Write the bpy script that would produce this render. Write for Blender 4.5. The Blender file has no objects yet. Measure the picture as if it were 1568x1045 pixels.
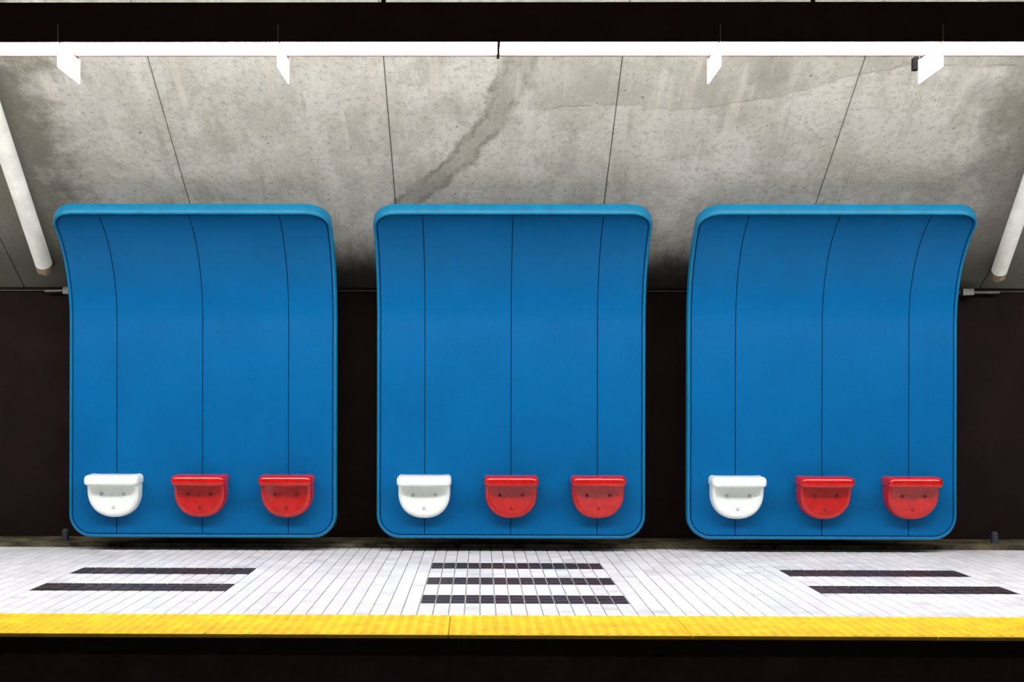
import bpy, math, random
from mathutils import Matrix, Vector
random.seed(7)
sc = bpy.context.scene
sc.view_settings.view_transform = 'Standard'
try: sc.view_settings.look = 'None'
except Exception: pass

# ------------------------------------------------------------------ helpers
def obj_from(name, verts, faces, mats, fmat=None, smooth=False, angle=30, parent=None):
    me = bpy.data.meshes.new(name)
    me.from_pydata([tuple(v) for v in verts], [], faces)
    for m in mats: me.materials.append(m)
    if fmat:
        for p, k in zip(me.polygons, fmat): p.material_index = k
    if smooth:
        for p in me.polygons: p.use_smooth = True
        me.set_sharp_from_angle(angle=math.radians(angle))
    me.update()
    o = bpy.data.objects.new(name, me)
    sc.collection.objects.link(o)
    if parent: o.parent = parent
    return o

class MB:
    """small mesh builder"""
    def __init__(s): s.v=[]; s.f=[]; s.m=[]
    def quad(s, pts, m=0):
        b=len(s.v); s.v+=list(pts); s.f.append(tuple(range(b,b+len(pts)))); s.m.append(m)
    def box(s, x0,x1,y0,y1,z0,z1,m=0,bev=0.0):
        b=len(s.v)
        if bev<=0:
            s.v+=[(x0,y0,z0),(x1,y0,z0),(x1,y1,z0),(x0,y1,z0),(x0,y0,z1),(x1,y0,z1),(x1,y1,z1),(x0,y1,z1)]
            fs=[(0,3,2,1),(4,5,6,7),(0,1,5,4),(1,2,6,5),(2,3,7,6),(3,0,4,7)]
        else:
            k=bev
            s.v+=[(x0,y0,z0),(x1,y0,z0),(x1,y1,z0),(x0,y1,z0),
                  (x0,y0,z1-k),(x1,y0,z1-k),(x1,y1,z1-k),(x0,y1,z1-k),
                  (x0+k,y0+k,z1),(x1-k,y0+k,z1),(x1-k,y1-k,z1),(x0+k,y1-k,z1)]
            fs=[(0,3,2,1),(0,1,5,4),(1,2,6,5),(2,3,7,6),(3,0,4,7),(4,5,9,8),(5,6,10,9),(6,7,11,10),(7,4,8,11),(8,9,10,11)]
        for f in fs: s.f.append(tuple(i+b for i in f)); s.m.append(m)
    def tube(s, p0, p1, r0, r1=None, n=20, m=0, caps=True):
        r1=r0 if r1 is None else r1
        p0=Vector(p0); p1=Vector(p1); d=(p1-p0).normalized()
        a=d.orthogonal().normalized(); c=d.cross(a)
        b=len(s.v)
        for p,r in((p0,r0),(p1,r1)):
            for i in range(n):
                t=2*math.pi*i/n; s.v.append(tuple(p+(a*math.cos(t)+c*math.sin(t))*r))
        for i in range(n):
            j=(i+1)%n; s.f.append((b+i,b+j,b+n+j,b+n+i)); s.m.append(m)
        if caps:
            s.f.append(tuple(b+i for i in reversed(range(n)))); s.m.append(m)
            s.f.append(tuple(b+n+i for i in range(n))); s.m.append(m)
    def make(s,name,mats,**k): return obj_from(name,s.v,s.f,mats,s.m,**k)

def mat(name, col, rough=0.5, spec=0.5, metal=0.0, var=0.0, vscale=5.0, bump=0.0, bscale=80.0, emit=None, estr=0, coat=0.0):
    m=bpy.data.materials.new(name); m.use_nodes=True
    nt=m.node_tree; N=nt.nodes; L=nt.links; b=N['Principled BSDF']
    b.inputs['Base Color'].default_value=(*col,1); b.inputs['Roughness'].default_value=rough
    b.inputs['Specular IOR Level'].default_value=spec; b.inputs['Metallic'].default_value=metal
    if coat: b.inputs['Coat Weight'].default_value=coat; b.inputs['Coat Roughness'].default_value=0.12
    tc=N.new('ShaderNodeTexCoord')
    if var>0:
        n=N.new('ShaderNodeTexNoise'); n.inputs['Scale'].default_value=vscale; n.inputs['Detail'].default_value=8; n.inputs['Roughness'].default_value=.65
        L.new(tc.outputs['Object'],n.inputs['Vector'])
        mr=N.new('ShaderNodeMapRange'); mr.inputs[1].default_value=.3; mr.inputs[2].default_value=.7
        L.new(n.outputs['Fac'],mr.inputs[0])
        mx=N.new('ShaderNodeMix'); mx.data_type='RGBA'
        mx.inputs[6].default_value=(*[c*(1-var) for c in col],1); mx.inputs[7].default_value=(*[min(1,c*(1+var)) for c in col],1)
        L.new(mr.outputs[0],mx.inputs[0]); L.new(mx.outputs[2],b.inputs['Base Color'])
    if bump>0:
        n2=N.new('ShaderNodeTexNoise'); n2.inputs['Scale'].default_value=bscale; n2.inputs['Detail'].default_value=4
        L.new(tc.outputs['Object'],n2.inputs['Vector'])
        bp=N.new('ShaderNodeBump'); bp.inputs['Strength'].default_value=bump; bp.inputs['Distance'].default_value=.004
        L.new(n2.outputs['Fac'],bp.inputs['Height']); L.new(bp.outputs['Normal'],b.inputs['Normal'])
    if emit: b.inputs['Emission Color'].default_value=(*emit,1); b.inputs['Emission Strength'].default_value=estr
    return m

M_blue  = mat('blue_fibreglass',(0.0,0.090,0.250),rough=.34,spec=.12,var=.07,vscale=2.5,bump=.3,bscale=240)
M_rim   = mat('blue_fibreglass_lit_rim',(0.004,0.142,0.270),rough=.32,spec=.25,var=.12,vscale=12,bump=.2,bscale=200)  # lighter, greener rim: lamp light on the lip painted into the colour
M_groove= mat('blue_seam_shadow_gap',(0.0,0.028,0.090),rough=.7,spec=.1,var=.1)
M_red   = mat('red_plastic',(0.43,0.0028,0.0015),rough=.25,spec=.35,var=.25,vscale=22,bump=.2,bscale=50,coat=.5)
M_whiteS= mat('white_plastic',(0.78,0.82,0.76),rough=.28,spec=.5,var=.06,vscale=30,bump=.15,bscale=50,coat=.3)
M_bolt  = mat('bolt_red_painted',(0.10,0.004,0.004),rough=.5)
M_boltW = mat('bolt_steel_grey',(0.30,0.32,0.30),rough=.5,metal=.2)
M_black = mat('black_paint',(0.056,0.033,0.030),rough=.75,spec=.06,var=.2,vscale=4)
M_pit   = mat('black_pit_face',(0.066,0.040,0.036),rough=.9,spec=.03,var=.3,vscale=5)
M_blackW= mat('black_wall_paint',(0.0135,0.0078,0.0070),rough=.8,spec=.03,var=.25,vscale=3)
M_dirt  = mat('dirty_concrete_gutter',(0.085,0.070,0.045),rough=.95,spec=.05,var=.95,vscale=5,bump=.8,bscale=40)
M_steel = mat('galvanised_steel',(0.13,0.125,0.12),rough=.5,metal=.5,var=.3,vscale=20)
M_trim  = mat('dull_trim',(0.07,0.06,0.057),rough=.6,metal=.4,var=.3,vscale=8)
M_pipe  = mat('tube_lamp_diffuser_dim',(0.74,0.74,0.69),rough=.45,var=.16,vscale=7,emit=(1,.98,.92),estr=.15)
M_rust  = mat('rusty_fitting',(0.30,0.24,0.16),rough=.8,var=.5,vscale=25,bump=.5)
M_lamp  = mat('lamp_diffuser',(0.9,0.9,0.9),emit=(0.94,0.97,1.0),estr=45)
M_lampB = mat('lamp_rear_diffuser',(0.9,0.9,0.9),emit=(1.0,0.985,.95),estr=27)
M_lampO = mat('fill_lamp_diffuser_opposite',(0.9,0.9,0.9),emit=(0.93,0.97,1.0),estr=6)
M_lampOB= mat('fill_lamp_rear_diffuser_opposite',(0.9,0.9,0.9),emit=(1.0,0.98,.95),estr=2.5)
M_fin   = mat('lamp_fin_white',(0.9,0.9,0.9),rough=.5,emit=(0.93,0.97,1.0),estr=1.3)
M_grout = mat('tile_grout',(0.25,0.235,0.235),rough=.9,var=.3)
M_yellow= mat('yellow_tactile',(0.80,0.47,0.005),rough=.55,spec=.3,var=.24,vscale=7,bump=.3,bscale=90)
M_edge  = mat('platform_nosing_dark',(0.020,0.012,0.011),rough=.9,spec=.05,var=.5,vscale=6)
M_track = mat('track_bed_concrete',(0.05,0.044,0.038),rough=.95,var=.4)

def tile_mat(name,c0,c1,rough):
    m=bpy.data.materials.new(name); m.use_nodes=True
    nt=m.node_tree;N=nt.nodes;L=nt.links;b=N['Principled BSDF']; b.inputs['Roughness'].default_value=rough
    a=N.new('ShaderNodeAttribute'); a.attribute_name='tone'
    tc=N.new('ShaderNodeTexCoord'); n=N.new('ShaderNodeTexNoise'); n.inputs['Scale'].default_value=2.2; n.inputs['Detail'].default_value=9; n.inputs['Roughness'].default_value=.75
    L.new(tc.outputs['Object'],n.inputs['Vector'])
    ad=N.new('ShaderNodeMath'); ad.operation='MULTIPLY_ADD'; ad.inputs[1].default_value=.5
    L.new(a.outputs['Fac'],ad.inputs[0]); 
    mr=N.new('ShaderNodeMapRange'); mr.inputs[1].default_value=.35; mr.inputs[2].default_value=.58; mr.inputs[3].default_value=0; mr.inputs[4].default_value=.5
    L.new(n.outputs['Fac'],mr.inputs[0]); L.new(mr.outputs[0],ad.inputs[2])
    mx=N.new('ShaderNodeMix'); mx.data_type='RGBA'; mx.inputs[6].default_value=(*c0,1); mx.inputs[7].default_value=(*c1,1)
    L.new(ad.outputs[0],mx.inputs[0]); L.new(mx.outputs[2],b.inputs['Base Color'])
    return m
M_tileW=tile_mat('white_floor_tile',(0.50,0.475,0.48),(0.76,0.73,0.745),.35)
M_tileB=tile_mat('black_floor_tile',(0.006,0.004,0.004),(0.030,0.013,0.012),.5)

# ------------------------------------------------------------------ concrete
def concrete():
    m=bpy.data.materials.new('stained_concrete'); m.use_nodes=True
    nt=m.node_tree;N=nt.nodes;L=nt.links;b=N['Principled BSDF']
    b.inputs['Roughness'].default_value=.92; b.inputs['Specular IOR Level'].default_value=.15
    tc=N.new('ShaderNodeTexCoord'); O=tc.outputs['Object']
    def noise(scale,detail=6,rough=.6,dist=0,vec=O):
        n=N.new('ShaderNodeTexNoise'); n.inputs['Scale'].default_value=scale; n.inputs['Detail'].default_value=detail
        n.inputs['Roughness'].default_value=rough; n.inputs['Distortion'].default_value=dist; L.new(vec,n.inputs['Vector']); return n.outputs['Fac']
    def math_(op,a,b_=None,c=None):
        n=N.new('ShaderNodeMath'); n.operation=op
        for i,v in enumerate((a,b_,c)):
            if v is None: continue
            if isinstance(v,(int,float)): n.inputs[i].default_value=v
            else: L.new(v,n.inputs[i])
        return n.outputs[0]
    def rng(v,a,b_,c=0,d=1,smooth=True):
        n=N.new('ShaderNodeMapRange'); n.interpolation_type='SMOOTHSTEP' if smooth else 'LINEAR'
        L.new(v,n.inputs[0]); 
        for i,x in enumerate((a,b_,c,d)): n.inputs[i+1].default_value=x
        return n.outputs[0]
    def mix(f,a,b_):
        n=N.new('ShaderNodeMix'); n.data_type='RGBA'
        if isinstance(f,(int,float)): n.inputs[0].default_value=f
        else: L.new(f,n.inputs[0])
        for i,v in((6,a),(7,b_)):
            if isinstance(v,tuple): n.inputs[i].default_value=(*v,1)
            else: L.new(v,n.inputs[i])
        return n.outputs[2]
    sep=N.new('ShaderNodeSeparateXYZ'); L.new(O,sep.inputs[0]); X=sep.outputs[0]; T=sep.outputs[1]
    mp=N.new('ShaderNodeMapping'); mp.inputs['Scale'].default_value=(1,.45,1); L.new(O,mp.inputs['Vector'])
    big=noise(1.3,7,.6,.6); mid=noise(4.2,9,.72,.3,mp.outputs[0]); fine=noise(24,9,.85); patch=noise(2.4,8,.7,1.2)
    col=mix(rng(big,.36,.64),(0.62,0.60,0.54),(0.76,0.74,0.68))
    col=mix(rng(mid,.42,.62,0,.7),col,(0.86,0.85,0.80))
    col=mix(rng(patch,.50,.56,0,.28),col,(0.44,0.43,0.38))
    col=mix(rng(patch,.33,.40,.35,0),col,(0.88,0.87,0.82))
    col=mix(rng(fine,.49,.64,0,.68),col,(0.34,0.33,0.28))
    # damp stain: a band that wanders diagonally down the slab
    wob=math_('MULTIPLY',math_('SUBTRACT',noise(3.2,6,.7),.5),.30)
    cx=math_('ADD',math_('ADD',math_('MULTIPLY',T,1.543),-1.676),math_('MULTIPLY',math_('MULTIPLY',T,T),-.306))
    d=math_('ABSOLUTE',math_('ADD',math_('SUBTRACT',X,cx),wob))
    band=rng(d,.02,.14,1,0)
    edge=math_('MULTIPLY',rng(d,.035,.075,0,1),rng(d,.08,.13,1,0))
    fade=math_('MULTIPLY',rng(T,.75,1.0),rng(T,2.15,2.4,1,0))
    col=mix(math_('MULTIPLY',math_('MULTIPLY',math_('MULTIPLY',band,rng(mid,.38,.6,.5,1)),fade),.58),col,(0.29,0.29,0.23))
    col=mix(math_('MULTIPLY',math_('MULTIPLY',math_('MULTIPLY',edge,rng(mid,.38,.55,.15,1)),fade),.55),col,(0.14,0.135,0.10))
    dx=math_('SUBTRACT',X,1.75); dt=math_('SUBTRACT',T,2.12)
    dd=math_('SQRT',math_('ADD',math_('MULTIPLY',math_('MULTIPLY',dx,dx),2.5),math_('MULTIPLY',dt,dt)))
    blob=rng(math_('ADD',dd,wob),.10,.24,1,0)
    col=mix(math_('MULTIPLY',blob,.5),col,(0.22,0.21,0.17))
    # pour line
    tl=math_('ADD',math_('ADD',1.83,math_('MULTIPLY',math_('SUBTRACT',noise(2.1,5,.6),.5),.22)),rng(X,1.5,2.6,0,.32))
    ln=math_('SUBTRACT',T,tl)
    lm=rng(X,.2,.4)
    col=mix(math_('MULTIPLY',math_('MULTIPLY',rng(ln,-.01,.012),lm),.36),col,(0.40,0.385,0.32))
    lin=math_('MULTIPLY',math_('MULTIPLY',rng(math_('ABSOLUTE',ln),.002,.016,1,0),lm),rng(noise(5,3),.42,.62))
    col=mix(math_('MULTIPLY',lin,.25),col,(0.18,0.17,0.13))
    # streaks running down the slope
    mp2=N.new('ShaderNodeMapping'); mp2.inputs['Scale'].default_value=(5,.5,1); L.new(O,mp2.inputs['Vector'])
    st=noise(1.6,5,.6,0,mp2.outputs[0])
    col=mix(math_('MULTIPLY',rng(st,.56,.70),.45),col,(0.88,0.84,0.73))
    col=mix(math_('MULTIPLY',rng(st,.30,.42,1,0),.35),col,(0.38,0.36,0.29))
    # brown grime at the outer ends, and shade painted in close to the back wall
    g=math_('MULTIPLY',rng(math_('ADD',X,math_('MULTIPLY',math_('SUBTRACT',noise(2.6,7,.7),.5),1.8)),-3.0,-2.5,1,0),.74)
    col=mix(g,col,(0.15,0.135,0.10))
    g2=math_('MULTIPLY',rng(math_('ADD',X,math_('MULTIPLY',math_('SUBTRACT',noise(2.9,7,.7),.5),1.4)),2.95,3.5),.6)
    col=mix(g2,col,(0.17,0.16,0.13))
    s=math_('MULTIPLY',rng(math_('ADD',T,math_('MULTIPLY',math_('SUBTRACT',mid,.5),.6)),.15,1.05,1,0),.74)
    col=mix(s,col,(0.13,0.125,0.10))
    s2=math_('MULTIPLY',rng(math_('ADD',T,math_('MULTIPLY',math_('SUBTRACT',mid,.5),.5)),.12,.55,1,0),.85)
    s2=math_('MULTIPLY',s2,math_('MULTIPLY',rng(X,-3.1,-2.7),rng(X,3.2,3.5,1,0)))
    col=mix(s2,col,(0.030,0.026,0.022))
    # pits
    v=N.new('ShaderNodeTexVoronoi'); v.inputs['Scale'].default_value=9; L.new(O,v.inputs['Vector'])
    pit=math_('MULTIPLY',rng(v.outputs['Distance'],.04,.10,1,0),rng(noise(4,3),.54,.62))
    col=mix(math_('MULTIPLY',pit,.45),col,(0.16,0.15,0.12))
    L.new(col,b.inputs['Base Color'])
    h=math_('ADD',math_('ADD',math_('MULTIPLY',fine,.75),math_('MULTIPLY',mid,.9)),math_('MULTIPLY',pit,-.7))
    h=math_('SUBTRACT',h,math_('MULTIPLY',lin,.3))
    bp=N.new('ShaderNodeBump'); bp.inputs['Strength'].default_value=.95; bp.inputs['Distance'].default_value=.038
    L.new(h,bp.inputs['Height']); L.new(bp.outputs['Normal'],b.inputs['Normal'])
    return m
M_conc=concrete()

XL,XR=-6.5,6.5
# ------------------------------------------------------------------ shell
YW=9.3; ZJ=1.906; SL=0.643; ANG=math.atan(SL)
mb=MB()
seams=[-6.29,-4.86,-3.43,-2.0,-.583,.847,2.295,3.73,5.16,6.5]
prev=XL
TT=4.9
for sx in seams:
    x0,x1=prev+.0022,sx-.0022
    if x1-x0>.05:
        k=.005
        for (a,b_,za,zb) in ((x0,x0+k,k,0),(x0+k,x1-k,0,0),(x1-k,x1,0,k)):
            mb.quad([(a,-.02,za),(a,TT,za),(b_,TT,zb),(b_,-.02,zb)],0)
        mb.quad([(x0,-.02,k),(x0,-.02,.05),(x0,TT,.05),(x0,TT,k)],0)
        mb.quad([(x1,-.02,k),(x1,TT,k),(x1,TT,.05),(x1,-.02,.05)],0)
    prev=sx
mb.box(XL,XR,-.02,TT,.05,.2,1)
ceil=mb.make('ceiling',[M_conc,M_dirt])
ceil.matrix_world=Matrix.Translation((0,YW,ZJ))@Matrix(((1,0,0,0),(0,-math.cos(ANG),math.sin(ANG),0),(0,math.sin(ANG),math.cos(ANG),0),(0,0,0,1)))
yt=YW-TT*math.cos(ANG); zt=ZJ+TT*math.sin(ANG)
mb=MB(); mb.box(XL,XR,-3.0,yt+.02,zt,zt+.15,0); mb.make('ceiling_over_tracks',[M_conc])
mb=MB(); mb.box(XL,XR,YW,YW+.2,-.1,ZJ+.02,0); mb.make('wall_back',[M_blackW])
mb=MB(); mb.box(XL,XR,YW-.018,YW,ZJ-.03,ZJ-.024,0); mb.make('trim_1',[M_trim])
mb=MB(); mb.box(XL,XR,8.865,YW,-.05,.03,0); mb.make('baseboard_back',[M_dirt])
# platform slab + tiles
Y0=6.04
mb=MB(); mb.box(XL,XR,6.02,8.865,-.30,-.006,0)
PX=.0779; PY=.0965; OX=-.309; OYB=6.43
tones=[0.5]*len(mb.f)
i0=int((XL-OX)/PX); i1=int((XR-OX)/PX)
rows=[(Y0+.002, OYB-4*PY-.0015)]
jj=-4
while OYB+jj*PY<8.86:
    rows.append((OYB+jj*PY+.0015,min(8.864,OYB+(jj+1)*PY-.0015))); jj+=1
for r,(ya,yb) in enumerate(rows):
    if yb-ya<.01: continue
    j=r-5
    for i in range(i0,i1):
        blk=False
        if 0<=i<14 and j in(0,1,2,7,8,9,14,15,16): blk=True
        if (-28<=i<-14 or 28<=i<42) and j in(4,5,6,11,12,13): blk=True
        gp=.0046 if blk else .0030
        xa=OX+i*PX+gp; xb=OX+(i+1)*PX-gp
        n0=len(mb.f); mb.box(xa,xb,ya+(.003 if blk else 0),yb-(.003 if blk else 0),-.006,random.uniform(-.0004,.0004),2 if blk else 1,bev=.0012)
        t=random.random()
        if random.random()<.03: t=-.5
        tones+= [t]*(len(mb.f)-n0)
fl=mb.make('floor',[M_grout,M_tileW,M_tileB])
at=fl.data.attributes.new('tone','FLOAT','FACE'); at.data.foreach_set('value',tones)
# tactile strip
mb=MB()
YE=5.535
plate=1.09; off=-.14
k=-7
while off+k*plate<XR:
    a=max(XL,off+k*plate+.002); b_=min(XR,off+(k+1)*plate-.002)
    if b_-a>.02: mb.box(a,b_,YE,Y0-.001,-.012,.006,0,bev=.003)
    k+=1
nx=int((XR-XL)/.05)
for i in range(nx):
    cx=XL+.025+i*.05
    for q in range(10):
        cy=YE+.027+q*.05
        b=len(mb.v)
        for rr,zz in((.016,.0055),(.011,.0105)):
            for s in range(8):
                t=math.pi/4*s; mb.v.append((cx+rr*math.cos(t),cy+rr*math.sin(t),zz))
        for s in range(8):
            u=(s+1)%8; mb.f.append((b+s,b+u,b+8+u,b+8+s)); mb.m.append(0)
        mb.f.append(tuple(b+8+s for s in range(8))); mb.m.append(0)
mb.make('tactile_paving_strip',[M_yellow])
# platform edge face
mb=MB()
mb.box(XL,XR,YE+.005,Y0-.025,-.07,-.0125,0)
mb.box(XL,XR,5.60,6.0,-1.15,-.07,1)
mb.make('platform_edge',[M_edge,M_pit])
mb=MB(); mb.box(XL,XR,.9,6.0,-1.3,-1.15,0); mb.make('floor_track',[M_track])
mb=MB(); mb.box(XL,XR,-3.0,.9,-1.3,-.045,0); mb.box(XL,XR,-3.0,.4,-.045,-.04,1); mb.box(XL,XR,.4,.9,-.045,-.035,2); mb.make('floor_opposite_platform',[M_track,M_tileW,M_yellow])

# ------------------------------------------------------------------ seating panels
W=1.87; RC=.165; ZB=.095; ZS=1.60; R=.753; PH=math.radians(67.5)
L1=ZS-ZB; LT=L1+R*PH
def prof(s,d):
    if s<=L1: return (d, ZB+s)
    a=(s-L1)/R
    return (-(R-R*math.cos(a))+d*math.cos(a), ZS+R*math.sin(a)+d*math.sin(a))
def panel(cx, yface):
    ins=.030; hw=W/2-ins; r=RC-ins; s0=ins; s1=LT-ins
    ths=[math.radians(90*i/12) for i in range(13)]
    S=[(s0+r-r*math.cos(t), hw-r+r*math.sin(t),(math.sin(t),-math.cos(t))) for t in ths]
    m0=S[-1][0]; m1=s1-r
    nm=46
    S+=[(m0+(m1-m0)*i/nm,hw,(1,0)) for i in range(1,nm)]
    S+=[(s1-r+r*math.cos(t), hw-r+r*math.sin(t),(math.sin(t),math.cos(t))) for t in reversed(ths)]
    g=.0030
    cols=[]
    for c in(-.6,0,.6): cols+=[(c-g,0),(c-g*.55,.006),(c+g*.55,.006),(c+g,0)]
    for c in(-.7,-.5,-.4,-.3,-.2,-.1,.1,.2,.3,.4,.5,.7): cols.append((c,0))
    cols.sort()
    nc=len(cols)+4
    V=[];F=[];FM=[]
    dj=([0,0]+[c[1] for c in cols]+[0,0])
    def rowx(w): return [-w,-(w+.7)/2]+[c[0] for c in cols]+[(w+.7)/2,w]
    for (s,w,n) in S:
        for x,d in zip(rowx(w),dj):
            py,pz=prof(s,d); V.append((cx+x,yface+py,pz))
    ns=len(S)
    for i in range(ns-1):
        for j in range(nc-1):
            a=i*nc+j; F.append((a,a+1,a+nc+1,a+nc))
            FM.append(1 if dj[j]+dj[j+1]>.004 else 0)
    loop=[]
    bot=S[0]; top=S[-1]
    xs0=rowx(bot[1]); xs1=rowx(top[1])
    for j in range(nc): loop.append((j,xs0[j],bot[0],(0,-1)))
    for i in range(1,ns-1): loop.append((i*nc+nc-1,S[i][1],S[i][0],S[i][2]))
    for j in reversed(range(nc)): loop.append(((ns-1)*nc+j,xs1[j],top[0],(0,1)))
    for i in range(ns-2,0,-1): loop.append((i*nc,-S[i][1],S[i][0],(-S[i][2][0],S[i][2][1])))
    rim=[(.002,.005),(.006,.005),(.008,-.002),(.014,-.006),(.020,-.006),(.026,-.001),(.030,.008),(.030,.060),(.026,.068),(.018,.072),(-.02,.072)]
    n=len(loop); prev=[l[0] for l in loop]
    for ri,(o,d) in enumerate(rim):
        cur=[]
        for (_,x,s,nn) in loop:
            py,pz=prof(s+nn[1]*o, d)
            V.append((cx+x+nn[0]*o, yface+py, pz)); cur.append(len(V)-1)
        for a in range(n):
            b_=(a+1)%n; F.append((prev[b_],prev[a],cur[a],cur[b_])); FM.append(1 if ri<2 else (0 if ri<4 else 3))
        prev=cur
    cb=prev
    bl=cb[:nc]; rt=cb[nc:nc+ns-2]; tp=cb[nc+ns-2:nc+ns-2+nc]; lf=cb[nc+ns-2+nc:]
    rows=[(bl[0],bl[-1])]+[(lf[ns-3-i],rt[i]) for i in range(ns-2)]+[(tp[-1],tp[0])]
    F.append(tuple([rows[0][0]]+[rows[1][0],rows[1][1]]+list(reversed(bl[1:])))); FM.append(0)
    for i in range(1,len(rows)-2):
        a=rows[i];b_=rows[i+1]; F.append((a[0],b_[0],b_[1],a[1])); FM.append(0)
    a=rows[-2]; F.append(tuple([a[0]]+list(reversed(tp))+[a[1]])); FM.append(0)
    mb=MB(); mb.v=V; mb.f=F; mb.m=FM
    for bx in(-.55,.55):
        for bz in(.35,1.35):
            mb.box(cx+bx-.04,cx+bx+.04,yface+.071,YW-.001,bz,bz+.08,2)
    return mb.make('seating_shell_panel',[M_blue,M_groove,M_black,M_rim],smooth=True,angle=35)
YF=8.64
PXS=[-1.935,.216,2.375]
for cx in PXS: panel(cx,YF)

# ------------------------------------------------------------------ seats
def seat(cx, col, bolt):
    mb=MB()
    hw=.187; D=.175; rc=.045; zt_=.543; zb_=.474
    def plan(ins):
        pts=[(-hw+ins,.0)]
        r=rc-ins*.6
        for i in range(9):
            t=math.radians(180+90*i/8); pts.append((-hw+ins+r+r*math.cos(t),-(D-ins)+r+r*math.sin(t)))
        for i in range(9):
            t=math.radians(270+90*i/8); pts.append((hw-ins-r+r*math.cos(t),-(D-ins)+r+r*math.sin(t)))
        pts.append((hw-ins,.0)); return pts
    lay=[(.040,zb_),(.012,zb_),(.004,zb_+.006),(0,zb_+.016),(0,zt_-.026),(.004,zt_-.013),(.011,zt_-.005),(.022,zt_),(.06,zt_-.003)]
    rings=[]
    for ins,z in lay:
        p=plan(ins); b=len(mb.v)
        mb.v+=[(cx+x,YF+.003+y,z+ .02*y/ D*.35) for x,y in p]; rings.append((b,len(p)))
    for a in range(len(rings)-1):
        b0,n=rings[a]; b1,_=rings[a+1]
        for i in range(n):
            k=(i+1)%n; mb.f.append((b0+i,b0+k,b1+k,b1+i)); mb.m.append(0)
    b0,n=rings[0]; mb.f.append(tuple(b0+i for i in reversed(range(n)))); mb.m.append(0)
    b0,n=rings[-1]; mb.f.append(tuple(b0+i for i in range(n))); mb.m.append(0)
    uw=.179; ztop=.490; zc=.425; zbot=.242
    def U(ins):
        pts=[]
        w=uw-ins; rb=(zc-zbot)-ins
        for i in range(6): pts.append((w,ztop-(ztop-zc)*i/5))
        for i in range(1,32):
            t=-math.pi*i/32
            cx_,sz=math.cos(t),math.sin(t)
            e=.88
            pts.append((w*math.copysign(abs(cx_)**e,cx_), zc+rb*math.copysign(abs(sz)**e,sz)))
        for i in range(6): pts.append((-w,zc+(ztop-zc)*i/5))
        return pts
    def fy(y,z):
        k=(z-zbot)/(ztop-zbot); return y*(.85+.58*k)
    lay=[(0,.0),(0,-.060),(.003,-.074),(.010,-.084),(.020,-.089),(.034,-.088),(.07,-.083),(.11,-.080),(.145,-.079)]
    rings=[]
    for ins,y in lay:
        p=U(ins); b=len(mb.v)
        mb.v+=[(cx+x,YF+.003+fy(y,z),z) for x,z in p]; rings.append((b,len(p)))
    for a in range(len(rings)-1):
        b0,n=rings[a]; b1,_=rings[a+1]
        for i in range(n):
            k=(i+1)%n; mb.f.append((b0+i,b0+k,b1+k,b1+i)); mb.m.append(0)
    b0,n=rings[-1]; mb.f.append(tuple(b0+i for i in range(n))); mb.m.append(0)
    for bx,bz in((-.078,.405),(.078,.405),(0,.312)):
        yy=YF+.003+fy(-.083,bz)
        mb.tube((cx+bx,yy+.01,bz),(cx+bx,yy-.002,bz),.011,.011,16,1)
        mb.tube((cx+bx,yy-.002,bz),(cx+bx,yy-.006,bz),.006,.004,16,0)
    mb.make('wall_seat',[col,bolt],smooth=True,angle=40)
for cx in PXS:
    seat(cx-.6,M_whiteS,M_boltW); seat(cx,M_red,M_bolt); seat(cx+.6,M_red,M_bolt)

# ------------------------------------------------------------------ luminaires
def luminaire(y0,zb,sgn,name,mats):
    mb=MB(); Y=lambda a: y0+sgn*a
    H=.197
    def bx(x0,x1,a,b,z0,z1,m): mb.box(x0,x1,min(Y(a),Y(b)),max(Y(a),Y(b)),z0,z1,m)
    bx(XL,XR,0,.012,zb,zb+H,0)
    bx(XL,XR,.012,.34,zb+H-.012,zb+H,0)
    bx(XL,XR,.236,.246,zb-.006,zb+.03,0)
    joints=[.09+1.105*k for k in range(-6,7)]
    js=[j for j in joints if XL<j<XR]
    edges=[XL]+js+[XR]
    for a,b in zip(edges[:-1],edges[1:]):
        bx(a+.006,b-.006,.012,.235,zb+.002,zb+.03,1)
        q=[(a+.006,Y(.248),zb+.03),(b-.006,Y(.248),zb+.03),(b-.006,Y(.33),zb+H-.014),(a+.006,Y(.33),zb+H-.014)]
        mb.quad(q if sgn>0 else q[::-1],4)
    for n,j in enumerate(js):
        bx(j-.007,j+.007,.002,.30,zb-.004,zb+H-.012,0)
        k=round((j-.09)/1.105)
        if k!=0:
            bx(j-.004,j+.004,-.001,.335,zb-.125,zb-.001,2)
            bx(j-.003,j+.003,-.003,.0,zb,zb+.085,3)
    for hx in [-4.9,-2.7,-.5,1.7,3.9]:
        zc= 7.886-.643*(y0+.17) if sgn>0 else zt
        mb.tube((hx,Y(.17),zb+H-.005),(hx,Y(.17),zc+.03),.012,.012,10,0)
    return mb.make(name,mats)
luminaire(6.2,2.848,1,'unseen_fill_lamp',[M_black,M_lamp,M_fin,M_rust,M_lampB])
luminaire(.35,2.848,-1,'unseen_fill_lamp',[M_black,M_lampO,M_fin,M_rust,M_lampOB])  # unseen fill on the camera side, added to light the panel fronts
M_brk=mat('bracket_black',(.004,.003,.003),rough=.8,spec=.1)
mb=MB(); mb.box(2.275,2.302,6.54,6.58,2.80,2.87,0,bev=.006); mb.tube((2.29,6.56,2.86),(2.29,6.53,3.035),.006,.006,8,0); mb.make('small_black_bracket',[M_brk])

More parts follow.
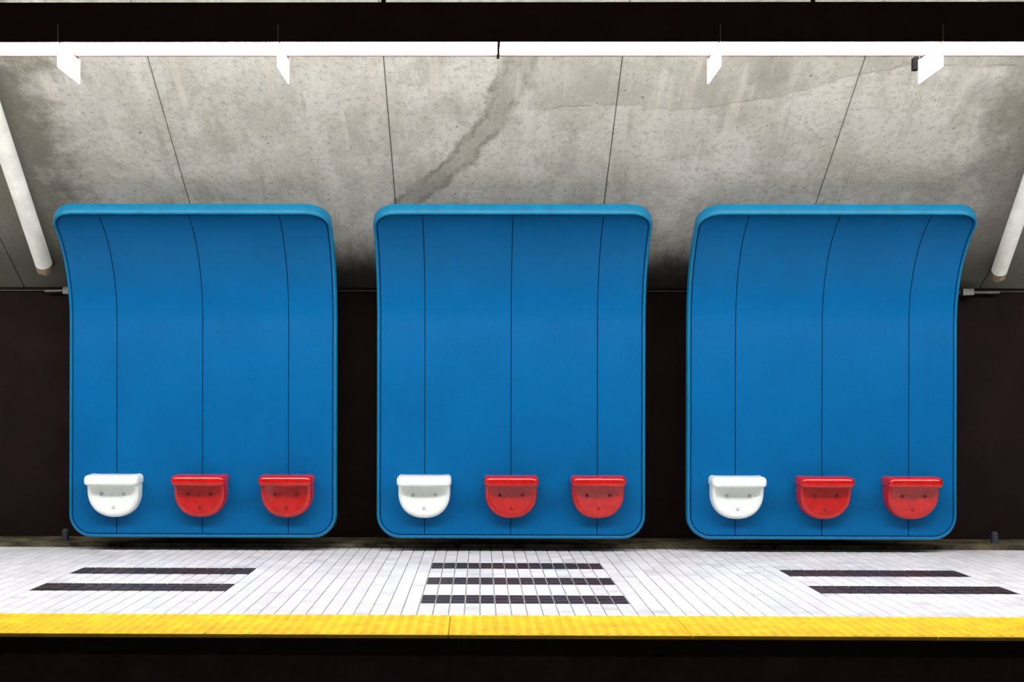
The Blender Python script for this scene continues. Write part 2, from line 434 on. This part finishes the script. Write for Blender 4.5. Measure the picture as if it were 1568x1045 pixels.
# ------------------------------------------------------------------ side tube lamps
def on_ceil(Y,drop): return 7.886-.643*Y-drop
def pipe(xb,yb,xt,yt_,r,name):
    mb=MB(); dr=.085
    a=Vector((xb,yb,on_ceil(yb,dr))); b=Vector((xt,yt_,on_ceil(yt_,dr))); d=(b-a).normalized()
    mb.tube(a,a+d*.05,r*.55,r*.8,20,1); mb.tube(a+d*.05,a+d*.11,r*1.05,r*1.05,20,1)
    mb.tube(a+d*.11,b,r,r,24,0)
    n=Vector((0,math.sin(ANG),math.cos(ANG)))
    for f in(.12,.6,.92):
        p=a+(b-a)*f
        mb.tube(p,p+n*.09,.014,.014,8,1)
    mb.make(name,[M_pipe,M_rust],smooth=True,angle=40)
pipe(-3.17,9.04,-2.997,7.30,.060,'tube_lamp')
pipe(3.767,9.10,3.481,7.30,.054,'tube_lamp')
mb=MB(); mb.box(-3.10,-3.02,9.18,9.28,1.845,1.90,0,bev=.006); mb.tube((-3.25,9.24,1.87),(-3.04,9.24,1.875),.010,.010,10,0); mb.make('conduit_box',[M_steel],smooth=True)
mb=MB(); mb.box(3.56,3.64,9.18,9.28,1.845,1.895,0,bev=.006); mb.tube((3.45,9.24,1.87),(3.85,9.24,1.87),.011,.011,10,0); mb.make('conduit_box',[M_steel],smooth=True)
M_cap=mat('grey_blue_cap',(.03,.035,.05),rough=.6,var=.3)
for x in(-3.03,3.74):
    mb=MB(); mb.tube((x,9.05,.03),(x,9.05,.10),.026,.026,18,0); mb.tube((x,9.05,.10),(x,9.05,.115),.026,.012,18,0); mb.make('capped_floor_pipe',[M_cap],smooth=True,angle=50)

# ------------------------------------------------------------------ world + camera
w=bpy.data.worlds.new('station_ambient'); sc.world=w; w.use_nodes=True
bg=w.node_tree.nodes['Background']; bg.inputs[0].default_value=(.85,.92,1,1); bg.inputs[1].default_value=.04
cam=bpy.data.cameras.new('camera'); co=bpy.data.objects.new('camera',cam); sc.collection.objects.link(co)
th=math.atan(.0097); rho=.0023
Rt=Vector((math.cos(th),math.sin(th),0)); Up=Vector((0,0,1)); Fw=Vector((-math.sin(th),math.cos(th),0))
R2=Rt*math.cos(rho)+Up*math.sin(rho); U2=Up*math.cos(rho)-Rt*math.sin(rho)
co.matrix_world=Matrix(((R2.x,U2.x,-Fw.x,0),(R2.y,U2.y,-Fw.y,0),(R2.z,U2.z,-Fw.z,1.04),(0,0,0,1)))
cam.sensor_width=36; cam.lens=36*1900/1568
cam.shift_x=.043; cam.shift_y=.0606
cam.clip_start=.05
sc.camera=co
